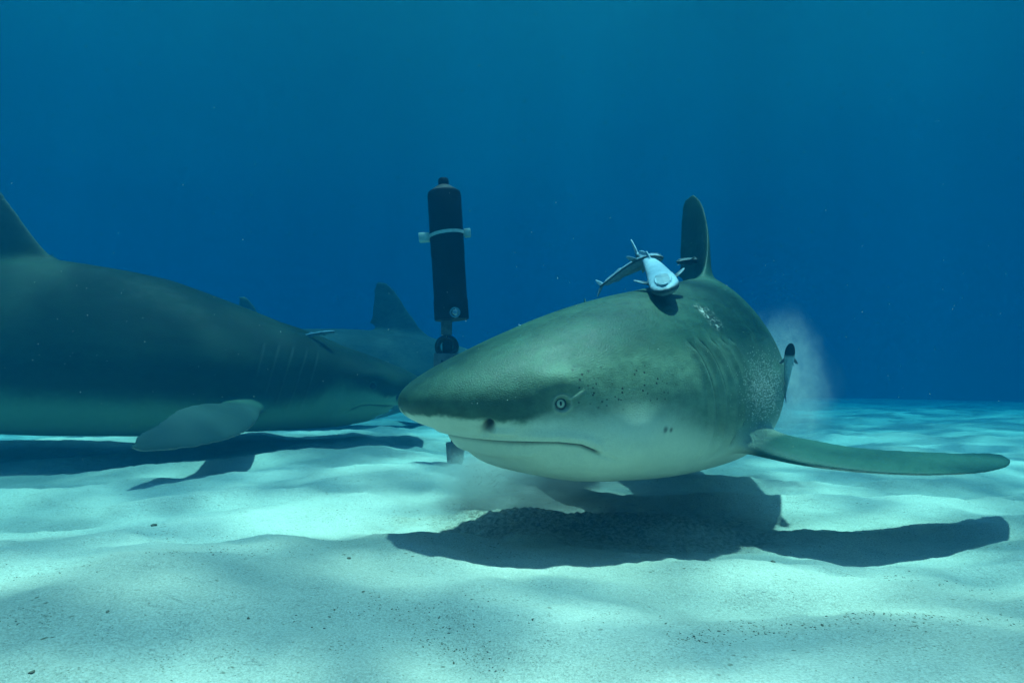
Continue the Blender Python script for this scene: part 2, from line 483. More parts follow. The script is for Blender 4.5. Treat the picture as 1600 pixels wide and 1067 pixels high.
EYE = (.0640, -.0020)          # x, z in fractions of length
def build_shark(TL, voxel, spine, name, mat, right_pec, left_pec, flex=0.0, detail=1, head_z=None, gills=1.0, dshift=0.0, dscale=1.0, dchord=1.0):
    parts = [([(x * TL, y * TL, z * TL) for x, y, z in v], f) for v, f in shark_parts(right_pec, left_pec, flex, dshift, dscale, dchord)]
    me = voxel_skin(parts, voxel)
    co, ed = arrays(me)
    # fair the voxel skin; more where fins meet the trunk
    co = laplace(co, ed, 4)
    u = co / TL
    rb = np.sqrt((u[:, 1] / np.interp(u[:, 0], SX, SW)) ** 2 + (u[:, 2] / np.interp(u[:, 0], SX, SZT)) ** 2)
    w = sstep(.8, 1.0, rb) * (1 - sstep(1.15, 1.5, rb)) * sstep(.155, .18, u[:, 0])
    co = laplace(co, ed, int(48 * (.004 / voxel) ** 1.2) + 2, w)
    # blend the pectoral roots into the flank
    u = co / TL
    w = np.exp(-(((u[:, 0] - .203) / .020) ** 2 + ((np.abs(u[:, 1]) - .064) / .018) ** 2 + ((u[:, 2] + .036) / .020) ** 2))
    co = laplace(co, ed, int(150 * (.0034 / voxel) ** 1.5) + 1, w)
    me.vertices.foreach_set("co", co.ravel()); me.update()
    if detail:
        lim = .235 * TL
        for _ in range(detail):
            subdiv_where(me, lambda c: c.x < lim and abs(c.y) < .1 * TL)
            lim *= .62
        co, ed = arrays(me)
        co = laplace(co, ed, 3, sstep(.25, .22, co[:, 0] / TL))
        me.vertices.foreach_set("co", co.ravel()); me.update()
    co, ed = arrays(me)
    nrm = normals(me)
    u = co / TL
    x, y, z = u.T
    d = np.zeros(len(u)); mark = np.zeros((len(u), 3))
    if detail:
        # mouth slit, with the lower jaw set in a little below it
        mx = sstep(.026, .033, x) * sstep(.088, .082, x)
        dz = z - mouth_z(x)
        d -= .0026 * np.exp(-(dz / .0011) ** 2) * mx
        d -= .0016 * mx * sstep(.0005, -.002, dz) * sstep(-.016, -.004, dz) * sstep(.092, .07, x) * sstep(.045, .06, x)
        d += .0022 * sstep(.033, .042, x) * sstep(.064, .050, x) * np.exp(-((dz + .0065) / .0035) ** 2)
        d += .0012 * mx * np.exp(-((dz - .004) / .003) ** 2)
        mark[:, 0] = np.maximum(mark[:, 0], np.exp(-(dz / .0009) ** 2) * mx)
        # crease behind the mouth corner
        cz = z - mouth_z(np.array([.086]))[0] + (x - .086) * .35
        d -= .0010 * np.exp(-(cz / .0012) ** 2) * sstep(.082, .086, x) * sstep(.100, .092, x)
        # nostrils
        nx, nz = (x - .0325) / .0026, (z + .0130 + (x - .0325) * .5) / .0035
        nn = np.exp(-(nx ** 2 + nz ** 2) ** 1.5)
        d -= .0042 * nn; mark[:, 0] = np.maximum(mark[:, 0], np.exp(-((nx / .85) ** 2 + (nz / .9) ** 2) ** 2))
        fz = z + .0175 + (x - .037) * .12
        fold = np.exp(-(fz / .0009) ** 2) * sstep(.031, .035, x) * sstep(.048, .040, x)
        d -= .0010 * fold; d += .0012 * np.exp(-((fz - .002) / .0018) ** 2) * sstep(.031, .035, x) * sstep(.046, .039, x)
        # eye socket with a raised rim and the crease running up behind it
        er = np.sqrt((x - EYE[0]) ** 2 + (z - EYE[1]) ** 2)
        d -= .0026 * np.exp(-(er / .0030) ** 4)
        d += .0008 * np.exp(-((er - .0043) / .0008) ** 2)
        mark[:, 1] = np.maximum(mark[:, 1], np.exp(-((er - .0043) / .0006) ** 2) * .35 * gills)
        cr = z - EYE[1] - .55 * (x - EYE[0])
        ce = sstep(.0035, .0055, x - EYE[0]) * sstep(.0125, .0085, x - EYE[0])
        d += .0007 * np.exp(-(cr / .0009) ** 2) * ce
        mark[:, 1] = np.maximum(mark[:, 1], .45 * np.exp(-(cr / .0006) ** 2) * ce * gills)
        # two dark bruises on the cheek
        for bx, bz, br in ((.1265, -.0205, .0019), (.1312, -.0212, .0014)):
            mark[:, 0] = np.maximum(mark[:, 0], .75 * gills * np.exp(-(((x - bx) / br) ** 2 + ((z - bz) / br) ** 2) ** 1.5) * (y < 0))
        # brow and jaw muscle
        d += .0025 * np.exp(-((x - .064) / .014) ** 2 - ((z - .011) / .007) ** 2)
        d += .0030 * np.exp(-((x - .105) / .018) ** 2 - ((z + .027) / .016) ** 2)
        on_trunk = sstep(1.16, 1.04, np.sqrt((y / np.interp(x, SX, SW)) ** 2 + (z / np.where(z > 0, np.interp(x, SX, SZT), np.interp(x, SX, SZB))) ** 2))
        # five gill slits: flap edge stands out in front of each
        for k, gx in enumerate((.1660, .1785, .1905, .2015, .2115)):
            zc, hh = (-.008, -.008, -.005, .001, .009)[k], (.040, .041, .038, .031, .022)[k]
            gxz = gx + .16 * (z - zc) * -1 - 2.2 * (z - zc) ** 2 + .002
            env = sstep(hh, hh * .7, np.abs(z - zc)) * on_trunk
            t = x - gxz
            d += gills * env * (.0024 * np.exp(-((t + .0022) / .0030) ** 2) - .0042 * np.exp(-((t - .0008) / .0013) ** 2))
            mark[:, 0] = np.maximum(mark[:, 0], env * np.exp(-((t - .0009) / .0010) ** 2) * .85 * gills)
            mark[:, 1] = np.maximum(mark[:, 1], env * np.exp(-((t + .0010) / .0008) ** 2) * .45 * gills)
    rb = np.sqrt((y / np.interp(x, SX, SW)) ** 2 + (z / np.where(z > 0, np.interp(x, SX, SZT), np.interp(x, SX, SZB))) ** 2)
    fa = np.zeros((len(u), 3))
    fa[:, 0] = sstep(1.04, 1.30, rb) * sstep(.19, .21, x)
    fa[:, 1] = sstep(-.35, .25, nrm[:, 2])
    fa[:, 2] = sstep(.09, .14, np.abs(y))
    co = co + nrm * (d * TL)[:, None]
    rest = co / TL
    cg = co.copy()
    if head_z: cg[:, 2] *= np.where(z > 0, np.interp(x, *head_z), 1)
    wco = spine(cg)
    me.vertices.foreach_set("co", wco.ravel())
    a = me.attributes.new("rest", 'FLOAT_VECTOR', 'POINT'); a.data.foreach_set("vector", rest.ravel())
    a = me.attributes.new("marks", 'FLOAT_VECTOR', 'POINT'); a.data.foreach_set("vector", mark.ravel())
    a = me.attributes.new("fins", 'FLOAT_VECTOR', 'POINT'); a.data.foreach_set("vector", fa.ravel())
    me.polygons.foreach_set("use_smooth", np.ones(len(me.polygons), bool))
    me.name = "body"; me.materials.clear(); me.materials.append(mat); me.update()
    origin = Vector(spine([[.25 * TL, 0, 0]])[0])
    root = empty(name, origin)
    o = bpy.data.objects.new("body", me); col.objects.link(o); local(o, root)
    # eyes
    if detail:
        for sg in (1, -1):
            sel = np.where((np.abs(rest[:, 0] - EYE[0]) < .0015) & (np.abs(rest[:, 2] - EYE[1]) < .0015) & (rest[:, 1] * sg > 0))[0]
            c = Vector(wco[sel].mean(0))
            back, right, up = spine.frame(EYE[0] * TL)
            out = (right * sg).normalized()
            out = (out + back * -.30 + up * .05).normalized()
            eye_ball(c + out * .0002 * TL, out, up, .0040 * TL, root, gills < .5)
    return root, rest, wco

def ball(V, F, c, r, seg=24, rings=16, flat=1.0):
    b = len(V)
    for i in range(rings + 1):
        a = math.pi * i / rings
        for k in range(seg):
            p = 2 * math.pi * k / seg
            V.append((c[0] + r * math.sin(a) * math.cos(p), c[1] + r * math.sin(a) * math.sin(p), c[2] + r * flat * math.cos(a)))
    for i in range(rings):
        for k in range(seg):
            k2 = (k + 1) % seg
            F.append((b + i*seg + k, b + (i+1)*seg + k, b + (i+1)*seg + k2, b + i*seg + k2))

def eye_material():
    t = NT("shark_eye")
    co = t.node("ShaderNodeTexCoord").outputs["Object"]
    s = t.sep(co)
    r = t.math('SQRT', t.math('ADD', t.math('POWER', s[0], 2.0), t.math('POWER', s[1], 2.0)))
    # unit eye: pupil (upright oval), pale iris, dark rim
    pr = t.math('SQRT', t.math('ADD', t.math('POWER', t.math('MULTIPLY', s[0], 1.75), 2.0), t.math('POWER', s[1], 2.0)))
    c = t.mix(t.rng(r, .46, .60), (.42, .46, .34), (.035, .045, .035))
    c = t.mix(t.rng(r, .82, .90), c, (.34, .36, .27))
    c = t.mix(t.rng(pr, .26, .34, 1, 0), c, (.004, .004, .004))
    return t.done(c, 0.12, None, .6)
_eye_m = None
def eye_ball(c, out, up, r, root, dark=False):
    global _eye_m
    if _eye_m is None: _eye_m = eye_material()
    V, F = [], []
    ball(V, F, (0, 0, 0), 1.0, 32, 20, .55)
    o = mesh_np("eye", V, F, plain_mat("dark_shark_eye", (.012, .014, .012), .3) if dark else _eye_m)
    q = out.to_track_quat('Z', 'Y')
    # local Y upright
    xx = up.cross(out).normalized(); yy = out.cross(xx).normalized()
    M = Matrix((xx, yy, out)).transposed().to_4x4()
    o.parent = root
    o.matrix_parent_inverse = Matrix.Translation(-root.location)
    o.matrix_basis = Matrix.Translation(c) @ M @ Matrix.Scale(r, 4)
    return o

def shark_material(name, back=(.024, .084, .050), flank=(.255, .355, .225), belly=(.86, .82, .62), rough=.46, spec=.32, fin_c=None, scar=False):
    t = NT(name)
    at_ = t.attr("rest").outputs["Vector"]
    mk = t.sep(t.attr("marks").outputs["Vector"])
    s = t.sep(at_)
    x, y, z = s[0], s[1], s[2]
    n1 = t.noise(at_, 30, 5, .65)
    n2 = t.noise(at_, 160, 4, .65)
    n3 = t.noise(t.mapping(at_, (1, 1, 1.6)), 900, 3, .7)
    # height of the pale border along the body
    zb = t.rng(x, .0, .05, -.0055, -.0135, False)
    zb = t.math('ADD', zb, t.rng(x, .040, .062, 0, .005))
    zb = t.math('ADD', zb, t.rng(x, .10, .21, 0, -.030))
    zb = t.math('ADD', zb, t.rng(x, .21, .45, 0, .004))
    zz = t.math('SUBTRACT', z, zb)
    zz = t.math('ADD', zz, t.math('MULTIPLY', t.math('SUBTRACT', n1, .5), .012))
    zz = t.math('ADD', zz, t.math('MULTIPLY', t.math('SUBTRACT', n2, .5), .005))
    soft = t.rng(x, .03, .10, .0022, .014)
    f1 = t.rng(t.math('DIVIDE', zz, soft), -1.0, 1.0)
    c = t.mix(f1, belly, flank)
    # snout saddle darker and crisper, back darker
    snout = t.math('MULTIPLY', t.rng(x, .045, .070, 1, 0), t.rng(t.math('DIVIDE', zz, soft), -.2, .9))
    c = t.mix(t.math('MULTIPLY', snout, .75), c, tuple(q * 1.25 for q in back))
    f2 = t.rng(t.math('ADD', z, t.math('MULTIPLY', t.math('SUBTRACT', n1, .5), .03)), -.001, .038)
    c = t.mix(f2, c, back)
    # fins: upper faces dark like the back, undersides paler
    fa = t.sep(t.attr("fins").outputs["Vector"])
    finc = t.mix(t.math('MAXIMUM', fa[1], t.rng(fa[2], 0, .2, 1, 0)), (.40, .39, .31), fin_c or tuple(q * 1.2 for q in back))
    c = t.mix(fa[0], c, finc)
    # mottling
    mo = t.math('MULTIPLY', t.rng(n2, .72, .30), t.rng(f1, 0, 1, .25, 1))
    c = t.mix(mo, c, t.mix(1.0, c, (.74, .76, .75), 'MULTIPLY'))
    mo = t.math('MULTIPLY', t.rng(t.noise(t.mapping(at_, (.5, 1, 1)), 62, 5, .7, .4), .66, .36), t.rng(f1, 0, 1, .12, 1))
    c = t.mix(mo, c, t.mix(1.0, c, (.68, .72, .70), 'MULTIPLY'))
    c = t.mix(t.rng(n3, .3, .7), t.mix(1.0, c, (.90, .91, .90), 'MULTIPLY'), c)
    # sensory pores over the cheek and along the brow
    vo = t.voro(t.mapping(at_, (1, .35, 1)), 330)
    dots = t.rng(vo, .16, .26, 1, 0)
    reg = t.math('MULTIPLY', t.math('MULTIPLY', t.rng(x, .062, .074), t.rng(x, .150, .120, 0, 1)), t.math('MULTIPLY', t.rng(z, -.012, .004), t.rng(z, .022, .012, 0, 1)))
    sel = t.rng(t.noise(at_, 120, 1, .5), .42, .48)
    c = t.mix(t.math('MULTIPLY', t.math('MULTIPLY', dots, reg), sel), c, (.03, .03, .02))
    if scar:
        sx = t.rng(t.math('ABSOLUTE', t.math('SUBTRACT', x, .205)), .012, .003, 0, 1)
        sz = t.rng(t.math('ABSOLUTE', t.math('SUBTRACT', z, .046)), .012, .004, 0, 1)
        side = t.rng(y, -.01, .01, 1, 0)
        w = t.noise(t.mapping(at_, (1, 1, 2.2), (0, .6, 0)), 190, 5, .75, .6)
        sc = t.math('MULTIPLY', t.math('MULTIPLY', sx, sz), t.math('MULTIPLY', side, t.rng(w, .52, .60)))
        dk = t.math('MULTIPLY', t.math('MULTIPLY', sx, sz), t.math('MULTIPLY', side, t.rng(w, .50, .42)))
        c = t.mix(t.math('MULTIPLY', dk, .7), c, (.03, .03, .02))
        c = t.mix(sc, c, (.60, .55, .48))
    c = t.mix(mk[1], c, (.50, .50, .40))
    c = t.mix(mk[0], c, (.020, .022, .016))  # recess shade painted into mouth, nostril and gill slits; bruises are skin colour
    n = t.bump(n3, .6, .0018)
    n = t.bump(n2, .10, .004, n)
    t.m["x"] = 0
    return t.done(c, t.rng(n2, .3, .7, rough - .07, rough + .08), n, spec)

# ------------------------------------------------------------------ water surface (an added light-blocking tint casts the dapple) and the water itself
DAPPLE_SHIFT = (4.6, -5.2, 0)             # slides the made-up dapple pattern over the scene
def build_water():
    z0 = 2.5
    t = NT("sea_surface_dapple_tint")
    co = t.mapping(t.node("ShaderNodeTexCoord").outputs["Object"], (1, 1, 1), (0, 0, 0), DAPPLE_SHIFT)
    w = t.noise(co, 1.1, 2, .5)
    wv = t.node("ShaderNodeVectorMath", operation='ADD')
    nz = t.node("ShaderNodeTexNoise"); nz.inputs["Scale"].default_value = 1.6; nz.inputs["Detail"].default_value = 2
    t.put(nz.inputs["Vector"], co)
    sc = t.node("ShaderNodeVectorMath", operation='SCALE'); t.put(sc.inputs[0], nz.outputs["Color"]); sc.inputs["Scale"].default_value = .45
    t.put(wv.inputs[0], co); t.put(wv.inputs[1], sc.outputs[0])
    a = t.voro(t.mapping(wv.outputs[0], (1, 1.5, 1), (0, 0, .3)), 3.0, 'SMOOTH_F1')
    b = t.noise(t.mapping(co, (1, 1.6, 1), (0, 0, -.2), (3.1, 1.7, 0)), 3.9, 3, .55, .5)
    v = t.math('ADD', t.math('MULTIPLY', t.rng(a, .15, .75), .55), t.math('MULTIPLY', t.rng(b, .36, .68), .65))
    v = t.math('MULTIPLY', v, t.rng(w, .30, .66, .55, 1.05))
    cc = t.mix(t.rng(v, .1, .95, 0, 1), (.20, .26, .27), (.98, 1.0, .96))  # dapple painted as see-through tint; dark patches hold back the sun
    tr = t.node("ShaderNodeBsdfTransparent"); t.put(tr.inputs[0], cc)
    # beyond the critical angle the underside of the surface mirrors the sea (Snell's window)
    g = t.node("ShaderNodeNewGeometry")
    dp = t.node("ShaderNodeVectorMath", operation='DOT_PRODUCT')
    t.put(dp.inputs[0], g.outputs["Incoming"]); t.put(dp.inputs[1], g.outputs["True Normal"])
    win = t.rng(t.math('ABSOLUTE', dp.outputs["Value"]), .62, .72)
    gl = t.node("ShaderNodeBsdfGlossy"); gl.inputs["Roughness"].default_value = .30; gl.inputs["Color"].default_value = (.62, .66, .68, 1)
    mx = t.node("ShaderNodeMixShader"); t.put(mx.inputs[0], win)
    t.l.new(gl.outputs[0], mx.inputs[1]); t.l.new(tr.outputs[0], mx.inputs[2])
    t.l.new(mx.outputs[0], t.out.inputs["Surface"])
    n = 140
    xs = np.linspace(-1, 1, n); xs = np.sign(xs) * np.abs(xs) ** 1.6 * 130
    X, Y = np.meshgrid(xs, xs, indexing='ij')
    Z = z0 + .05 * perlin(X * .7, Y * .7, 31) * np.exp(-np.hypot(X, Y) / 30)
    V = np.stack([X, Y, Z], -1).reshape(-1, 3)
    F = [(i*n + j, (i+1)*n + j, (i+1)*n + j + 1, i*n + j + 1) for i in range(n - 1) for j in range(n - 1)]
    o = mesh_np("water_surface_gobo", V, F, t.m)
    return tag(o, "rippled sea surface overhead, tinted in patches to dapple the sunlight", "water", kind="structure")

def build_haze():
    x0, x1, y0, y1, z0, z1 = -122, 122, -122, 122, -5.2, 2.36
    V = [(x, y, z) for x in (x0, x1) for y in (y0, y1) for z in (z0, z1)]
    F = [(0, 1, 3, 2), (4, 6, 7, 5), (0, 4, 5, 1), (2, 3, 7, 6), (0, 2, 6, 4), (1, 5, 7, 3)]
    t = NT("sea_water")
    t.n.remove(t.b)
    v = t.node("ShaderNodeVolumePrincipled")
    d = .70
    ss, sa = HAZE_S, HAZE_A
    c = [s / d for s in ss]
    ab = [max(0, 1 - a / d / (1 - q)) ** 2 for a, q in zip(sa, c)]
    v.inputs["Color"].default_value = (*c, 1)
    v.inputs["Absorption Color"].default_value = (*ab, 1)
    v.inputs["Density"].default_value = d
    v.inputs["Anisotropy"].default_value = 0.0
    t.l.new(v.outputs[0], t.out.inputs["Volume"])
    o = mesh_np("haze", V, F, t.m, smooth=False)
    return tag(o, "blue sea water fading everything with distance", "water", kind="stuff")
HAZE_S = (.0, .0232, .0500)
HAZE_A = (.62, .225, .150)

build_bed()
build_water()
build_haze()

# ------------------------------------------------------------------ the three sharks
NEAR = Spine((-.161, .92, .226), ((0, 27), (.3, 33), (.55, 42), (.75, 62), (.95, 100), (1.2, 112), (1.6, 95), (2.0, 72), (3.0, 60)),
             ((0, 1), (.4, 4), (.8, 6), (1.2, 2), (1.6, -3), (3, -2)), ((0, 0), (.6, 0), (3, 0)))
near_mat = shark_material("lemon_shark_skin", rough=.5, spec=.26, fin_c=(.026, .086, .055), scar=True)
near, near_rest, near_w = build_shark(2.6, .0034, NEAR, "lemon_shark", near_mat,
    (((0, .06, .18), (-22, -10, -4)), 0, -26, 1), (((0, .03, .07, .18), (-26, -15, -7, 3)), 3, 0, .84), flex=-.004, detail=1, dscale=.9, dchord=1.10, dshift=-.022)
tag(near, "large olive shark facing half left with remoras on its back, closest to the camera", "shark", "lemon sharks over the sand")

FARL = Spine((-.325, 2.42, .235), ((0, 187), (.3, 197), (.55, 226), (.75, 220), (1.05, 196), (1.4, 187), (2.0, 183), (3.5, 178)),
             ((0, 6), (.35, 7), (.9, 3), (1.5, 0), (3.5, 0)))
far_mat = shark_material("lemon_shark_skin_shaded", back=(.014, .042, .022), flank=(.020, .054, .030), belly=(.17, .33, .20), rough=.62, spec=.15, fin_c=(.045, .082, .068))  # same skin, with the left shark's shade painted into its colours
hazy_mat = shark_material("lemon_shark_skin_hazed", back=(.075, .105, .085), flank=(.13, .16, .12), belly=(.42, .45, .34), rough=.6, spec=.15)  # same skin, lightened and greyed to paint in distance haze
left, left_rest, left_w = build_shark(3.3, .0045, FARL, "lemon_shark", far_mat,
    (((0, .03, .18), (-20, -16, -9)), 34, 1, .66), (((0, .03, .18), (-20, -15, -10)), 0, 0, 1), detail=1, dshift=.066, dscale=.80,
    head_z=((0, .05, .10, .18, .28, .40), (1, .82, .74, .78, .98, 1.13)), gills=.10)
tag(left, "dark shark in profile at the left edge, nose to the right, pectoral fin hanging down", "shark", "lemon sharks over the sand")

BACK = Spine((-.11, 4.6, .22), ((0, 255), (.4, 245), (.8, 222), (1.2, 206), (1.8, 192), (3.5, 180)),
             ((0, 8), (.4, 6), (.9, 4), (1.5, 8), (2.2, 6), (3.5, 3)))
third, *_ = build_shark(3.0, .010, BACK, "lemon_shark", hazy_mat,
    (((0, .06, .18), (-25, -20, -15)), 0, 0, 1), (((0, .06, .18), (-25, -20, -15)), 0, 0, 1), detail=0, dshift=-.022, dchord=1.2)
tag(third, "hazy shark in the background behind the dark shark, only its back and fins showing", "shark", "lemon sharks over the sand")

# ------------------------------------------------------------------ remoras
def project(P):
    P = np.atleast_2d(P)
    c, sn = math.cos(PITCH), math.sin(PITCH)
    y, z = P[:, 1], P[:, 2] - CAM_H
    d = y * c + z * sn; v = -y * sn + z * c
    return IW / 2 + FPX * P[:, 0] / d, IH / 2 - FPX * v / d, d

_proj = {}
def surf(Wc, px, py, r=7):
    """nearest point of an animal's skin along the line of sight of a photograph pixel"""
    key = id(Wc)
    if key not in _proj: _proj[key] = project(Wc)
    X, Y, D = _proj[key]
    k = np.where((np.hypot(X - px, Y - py) < r) & (D > .2))[0]
    return Vector(Wc[k[np.argmin(D[k])]]) if len(k) else None

RX = [0, .006, .03, .08, .15, .25, .35, .5, .65, .8, .9, .94]
RW = [.004, .021, .042, .063, .075, .075, .066, .053, .036, .020, .011, .009]
RT = [.002, .008, .017, .027, .036, .042, .044, .042, .034, .021, .014, .013]
RB = [.002, .010, .022, .038, .048, .052, .052, .048, .038, .023, .015, .013]
def remora_parts(spread):
    xs = .94 * np.linspace(0, 1, 70) ** 1.6
    P = lambda tab: pchip(np.sqrt(RX), tab, np.sqrt(xs))
    parts = [loft_body(xs, P(RW), P(RT), -P(RB), 32, 2.3, 2.1)]
    # sucking disc, an oval plate on the flat head top
    V, F = [], []
    n = 36
    for zz, k in ((.018, .9), (.0400, .98), (.0425, 1.0), (.0435, .92)):
        for i in range(n):
            a = 2 * math.pi * i / n
            x = .145 + .118 * k * math.cos(a)
            V.append((x, .044 * k * math.sin(a), zz - .10 * max(0, .16 - x) * (1 if zz > .02 else 0)))
    for r in range(3):
        for i in range(n):
            F.append((r*n + i, r*n + (i+1) % n, (r+1)*n + (i+1) % n, (r+1)*n + i))
    F.append(tuple(range(n - 1, -1, -1))); F.append(tuple(3 * n + i for i in range(n)))
    parts.append((V, F))
    up = [((.885, .0), (.94, .0), .016), ((.91, .030), (.955, .010), .012), ((.965, .075), (.985, .050), .009), ((1.0, .100), (1.005, .090), .007)]
    for sg in (1, -1):
        parts.append(fin([(a[0], 0, sg * a[1]) for a, b, t in up], [(b[0], 0, sg * b[1]) for a, b, t in up], [t for *_, t in up], 16, 10, .009))
        df = [(.0, .54, .86, .012), (.02, .56, .86, .010), (.038, .61, .80, .008), (.048, .65, .71, .006)]
        parts.append(fin([(a, 0, sg * (.020 + h)) for h, a, b, t in df], [(b, 0, sg * (.012 + h * .8)) for h, a, b, t in df], [t for *_, t in df], 16, 10, .009))
        a = R(spread)
        pf = [(-.01, .24, .29, .012), (.02, .255, .325, .010), (.055, .29, .355, .008), (.090, .345, .372, .006)]
        parts.append(fin([(q, sg * (.052 + h * math.cos(a)), -.005 + h * math.sin(a)) for h, q, b, t in pf], [(b, sg * (.052 + h * math.cos(a)), -.012 + h * math.sin(a)) for h, q, b, t in pf], [t for *_, t in pf], 14, 10, .009))
        vf = [(.0, .26, .32, .012), (.03, .29, .345, .009), (.055, .335, .358, .006)]
        parts.append(fin([(q, sg * (.02 + h * .7), -.040 - h * .5) for h, q, b, t in vf], [(b, sg * (.02 + h * .7), -.042 - h * .5) for h, q, b, t in vf], [t for *_, t in vf], 14, 10, .009))
    return parts

def remora_material(name, top, side, stripe, head=None):
    t = NT(name)
    v = t.attr("rest").outputs["Vector"]
    s = t.sep(v)
    n = t.noise(v, 30, 4, .6)
    z = t.math('ADD', s[2], t.math('MULTIPLY', t.math('SUBTRACT', n, .5), .012))
    c = t.mix(t.rng(z, .006, .022), side, top)
    ab = t.math('ABSOLUTE', t.math('SUBTRACT', z, -.004))
    c = t.mix(t.math('MULTIPLY', t.rng(ab, .006, .014, 1, 0), .85), c, stripe)
    if head: c = t.mix(t.rng(s[0], .17, .24), head, c)
    # ribs of the sucking disc
    dx = t.math('MULTIPLY', t.math('ADD', s[0], t.math('MULTIPLY', t.math('ABSOLUTE', s[1]), -.55)), 2 * math.pi * 75)
    rib = t.math('SINE', dx)
    m = t.math('MULTIPLY', t.math('MULTIPLY', t.rng(s[0], .03, .05), t.rng(s[0], .25, .23, 0, 1)), t.math('MULTIPLY', t.rng(t.math('ABSOLUTE', s[1]), .030, .036, 1, 0), t.rng(s[2], .026, .034)))
    c = t.mix(t.math('MULTIPLY', m, t.rng(rib, -.3, .5, .8, 0)), c, (.06, .075, .08))
    c = t.mix(t.rng(n, .3, .7), t.mix(1.0, c, (.78, .8, .82), 'MULTIPLY'), c)
    return t.done(c, .55, t.bump(t.math('MULTIPLY', m, rib), .4, .003), .2)

fish_eye_m = plain_mat("remora_eye", (.02, .02, .02), .15)
def remora(L, spine, mat, label, spread=12, roll=0):
    parts = [([(x * L, y * L, z * L) for x, y, z in v], f) for v, f in remora_parts(spread)]
    me = voxel_skin(parts, L * .0042)
    co, ed = arrays(me)
    co = laplace(co, ed, 4)
    rest = co / L
    me.vertices.foreach_set("co", spine(co).ravel())
    a = me.attributes.new("rest", 'FLOAT_VECTOR', 'POINT'); a.data.foreach_set("vector", rest.ravel())
    me.polygons.foreach_set("use_smooth", np.ones(len(me.polygons), bool))
    me.name = "body"; me.materials.clear(); me.materials.append(mat); me.update()
    root = empty("remora", Vector(spine([[.15 * L, 0, 0]])[0]))
    o = bpy.data.objects.new("body", me); col.objects.link(o); local(o, root)
    for sg in (1, -1):
        V, F = [], []
        c = spine([[.085 * L, sg * .0545 * L, -.004 * L]])[0]
        ball(V, F, c, .0095 * L, 14, 10)
        local(mesh_np("eye", V, F, fish_eye_m), root)
    return tag(root, label, "remora", "remoras riding on the sharks")

pale_rem = remora_material("remora_pale_blue", (.27, .41, .50), (.17, .24, .27), (.035, .05, .06))
flank_rem = remora_material("remora_blue_grey", (.42, .58, .68), (.46, .60, .68), (.05, .07, .08), (.010, .012, .016))
dark_rem = remora_material("remora_dark", (.20, .24, .25), (.05, .06, .06), (.02, .025, .025))
# head-on fish on the back
p = surf(near_w, 1037, 470)
print("A", p)
remora(.34, Spine(p + Vector((0.0, -.030, .020)), ((0, 76), (.10, 86), (.4, 98)), ((0, 16), (.15, 27), (.4, 8)), ((0, 14), (1, 14)), .6), pale_rem,
       "pale blue remora facing the camera with its head down on the near shark's back")
remora(.23, Spine(at(1034, 401, p.y + .14), ((0, 112), (.13, 116), (.27, 128)), ((0, 4), (.1, -8), (.3, -20)), ((0, -8), (1, -8)), .5), pale_rem,
       "remora seen from the side behind the head-on remora, its tail pointing left", 40)
p = surf(near_w, 1085, 395) or at(1085, 395, 1.6)
print("C", p)
remora(.16, Spine(at(1060, 409, p.y - .055), ((0, 55), (.1, 42), (.2, 30)), ((0, 12), (.2, 4)), ((0, 0), (1, 0)), .4), dark_rem,
       "dark remora with a paler back clinging to the near shark's upright dorsal fin", 35)
p = surf(near_w, 1205, 550)
print("D", p)
remora(.13, Spine(at(1236, 536, p.y + .03), ((0, 80), (.2, 80)), ((0, -58), (.2, -70)), ((0, 0), (1, 0)), .3), flank_rem,
       "small dark-headed pale remora hanging head up beside the near shark's flank above the pectoral fin")
p = surf(near_w, 912, 503, 9)
print("E", p)
remora(.13, Spine(at(925, 494, p.y + .05), ((0, 150), (.2, 160)), ((0, -8), (.2, -10)), ((0, 0), (1, 0)), .3), pale_rem,
       "tiny pale remora just showing over the top outline of the near shark's head")
p = surf(left_w, 510, 545, 9)
print("F", p)
remora(.13, Spine(at(524, 518, p.y + .03), ((0, 175), (.2, 190)), ((0, -4), (.08, -10), (.2, -34)), ((0, 0), (1, 0)), .3), pale_rem,
       "pale remora resting on the head of the dark shark at the left")

# ------------------------------------------------------------------ the black canister on its stand
def ring_lathe(prof, n=48):
    V, F = [], []
    for r, z in prof:
        for k in range(n):
            a = 2 * math.pi * k / n
            V.append((r * math.cos(a), r * math.sin(a), z))
    m = len(prof)
    for i in range(m - 1):
        for k in range(n):
            k2 = (k + 1) % n
            F.append((i*n + k, i*n + k2, (i+1)*n + k2, (i+1)*n + k))
    F.append(tuple(range(n - 1, -1, -1))); F.append(tuple((m - 1) * n + k for k in range(n)))
    return V, F

def box(c, h, bevel=.002):
    bm = bmesh.new()
    bmesh.ops.create_cube(bm, size=2)
    for v in bm.verts: v.co = Vector((c[0] + v.co.x * h[0], c[1] + v.co.y * h[1], c[2] + v.co.z * h[2]))
    bmesh.ops.bevel(bm, geom=list(bm.edges), offset=bevel, segments=2, affect='EDGES', profile=.5)
    V = [tuple(v.co) for v in bm.verts]; F = [[v.index for v in f.verts] for f in bm.faces]
    bm.free()
    return V, F

def autosmooth(o, ang=35):
    me = o.data
    bm = bmesh.new(); bm.from_mesh(me)
    for e in bm.edges:
        if len(e.link_faces) == 2 and e.calc_face_angle(0) > R(ang): e.smooth = False
    bm.to_mesh(me); bm.free()

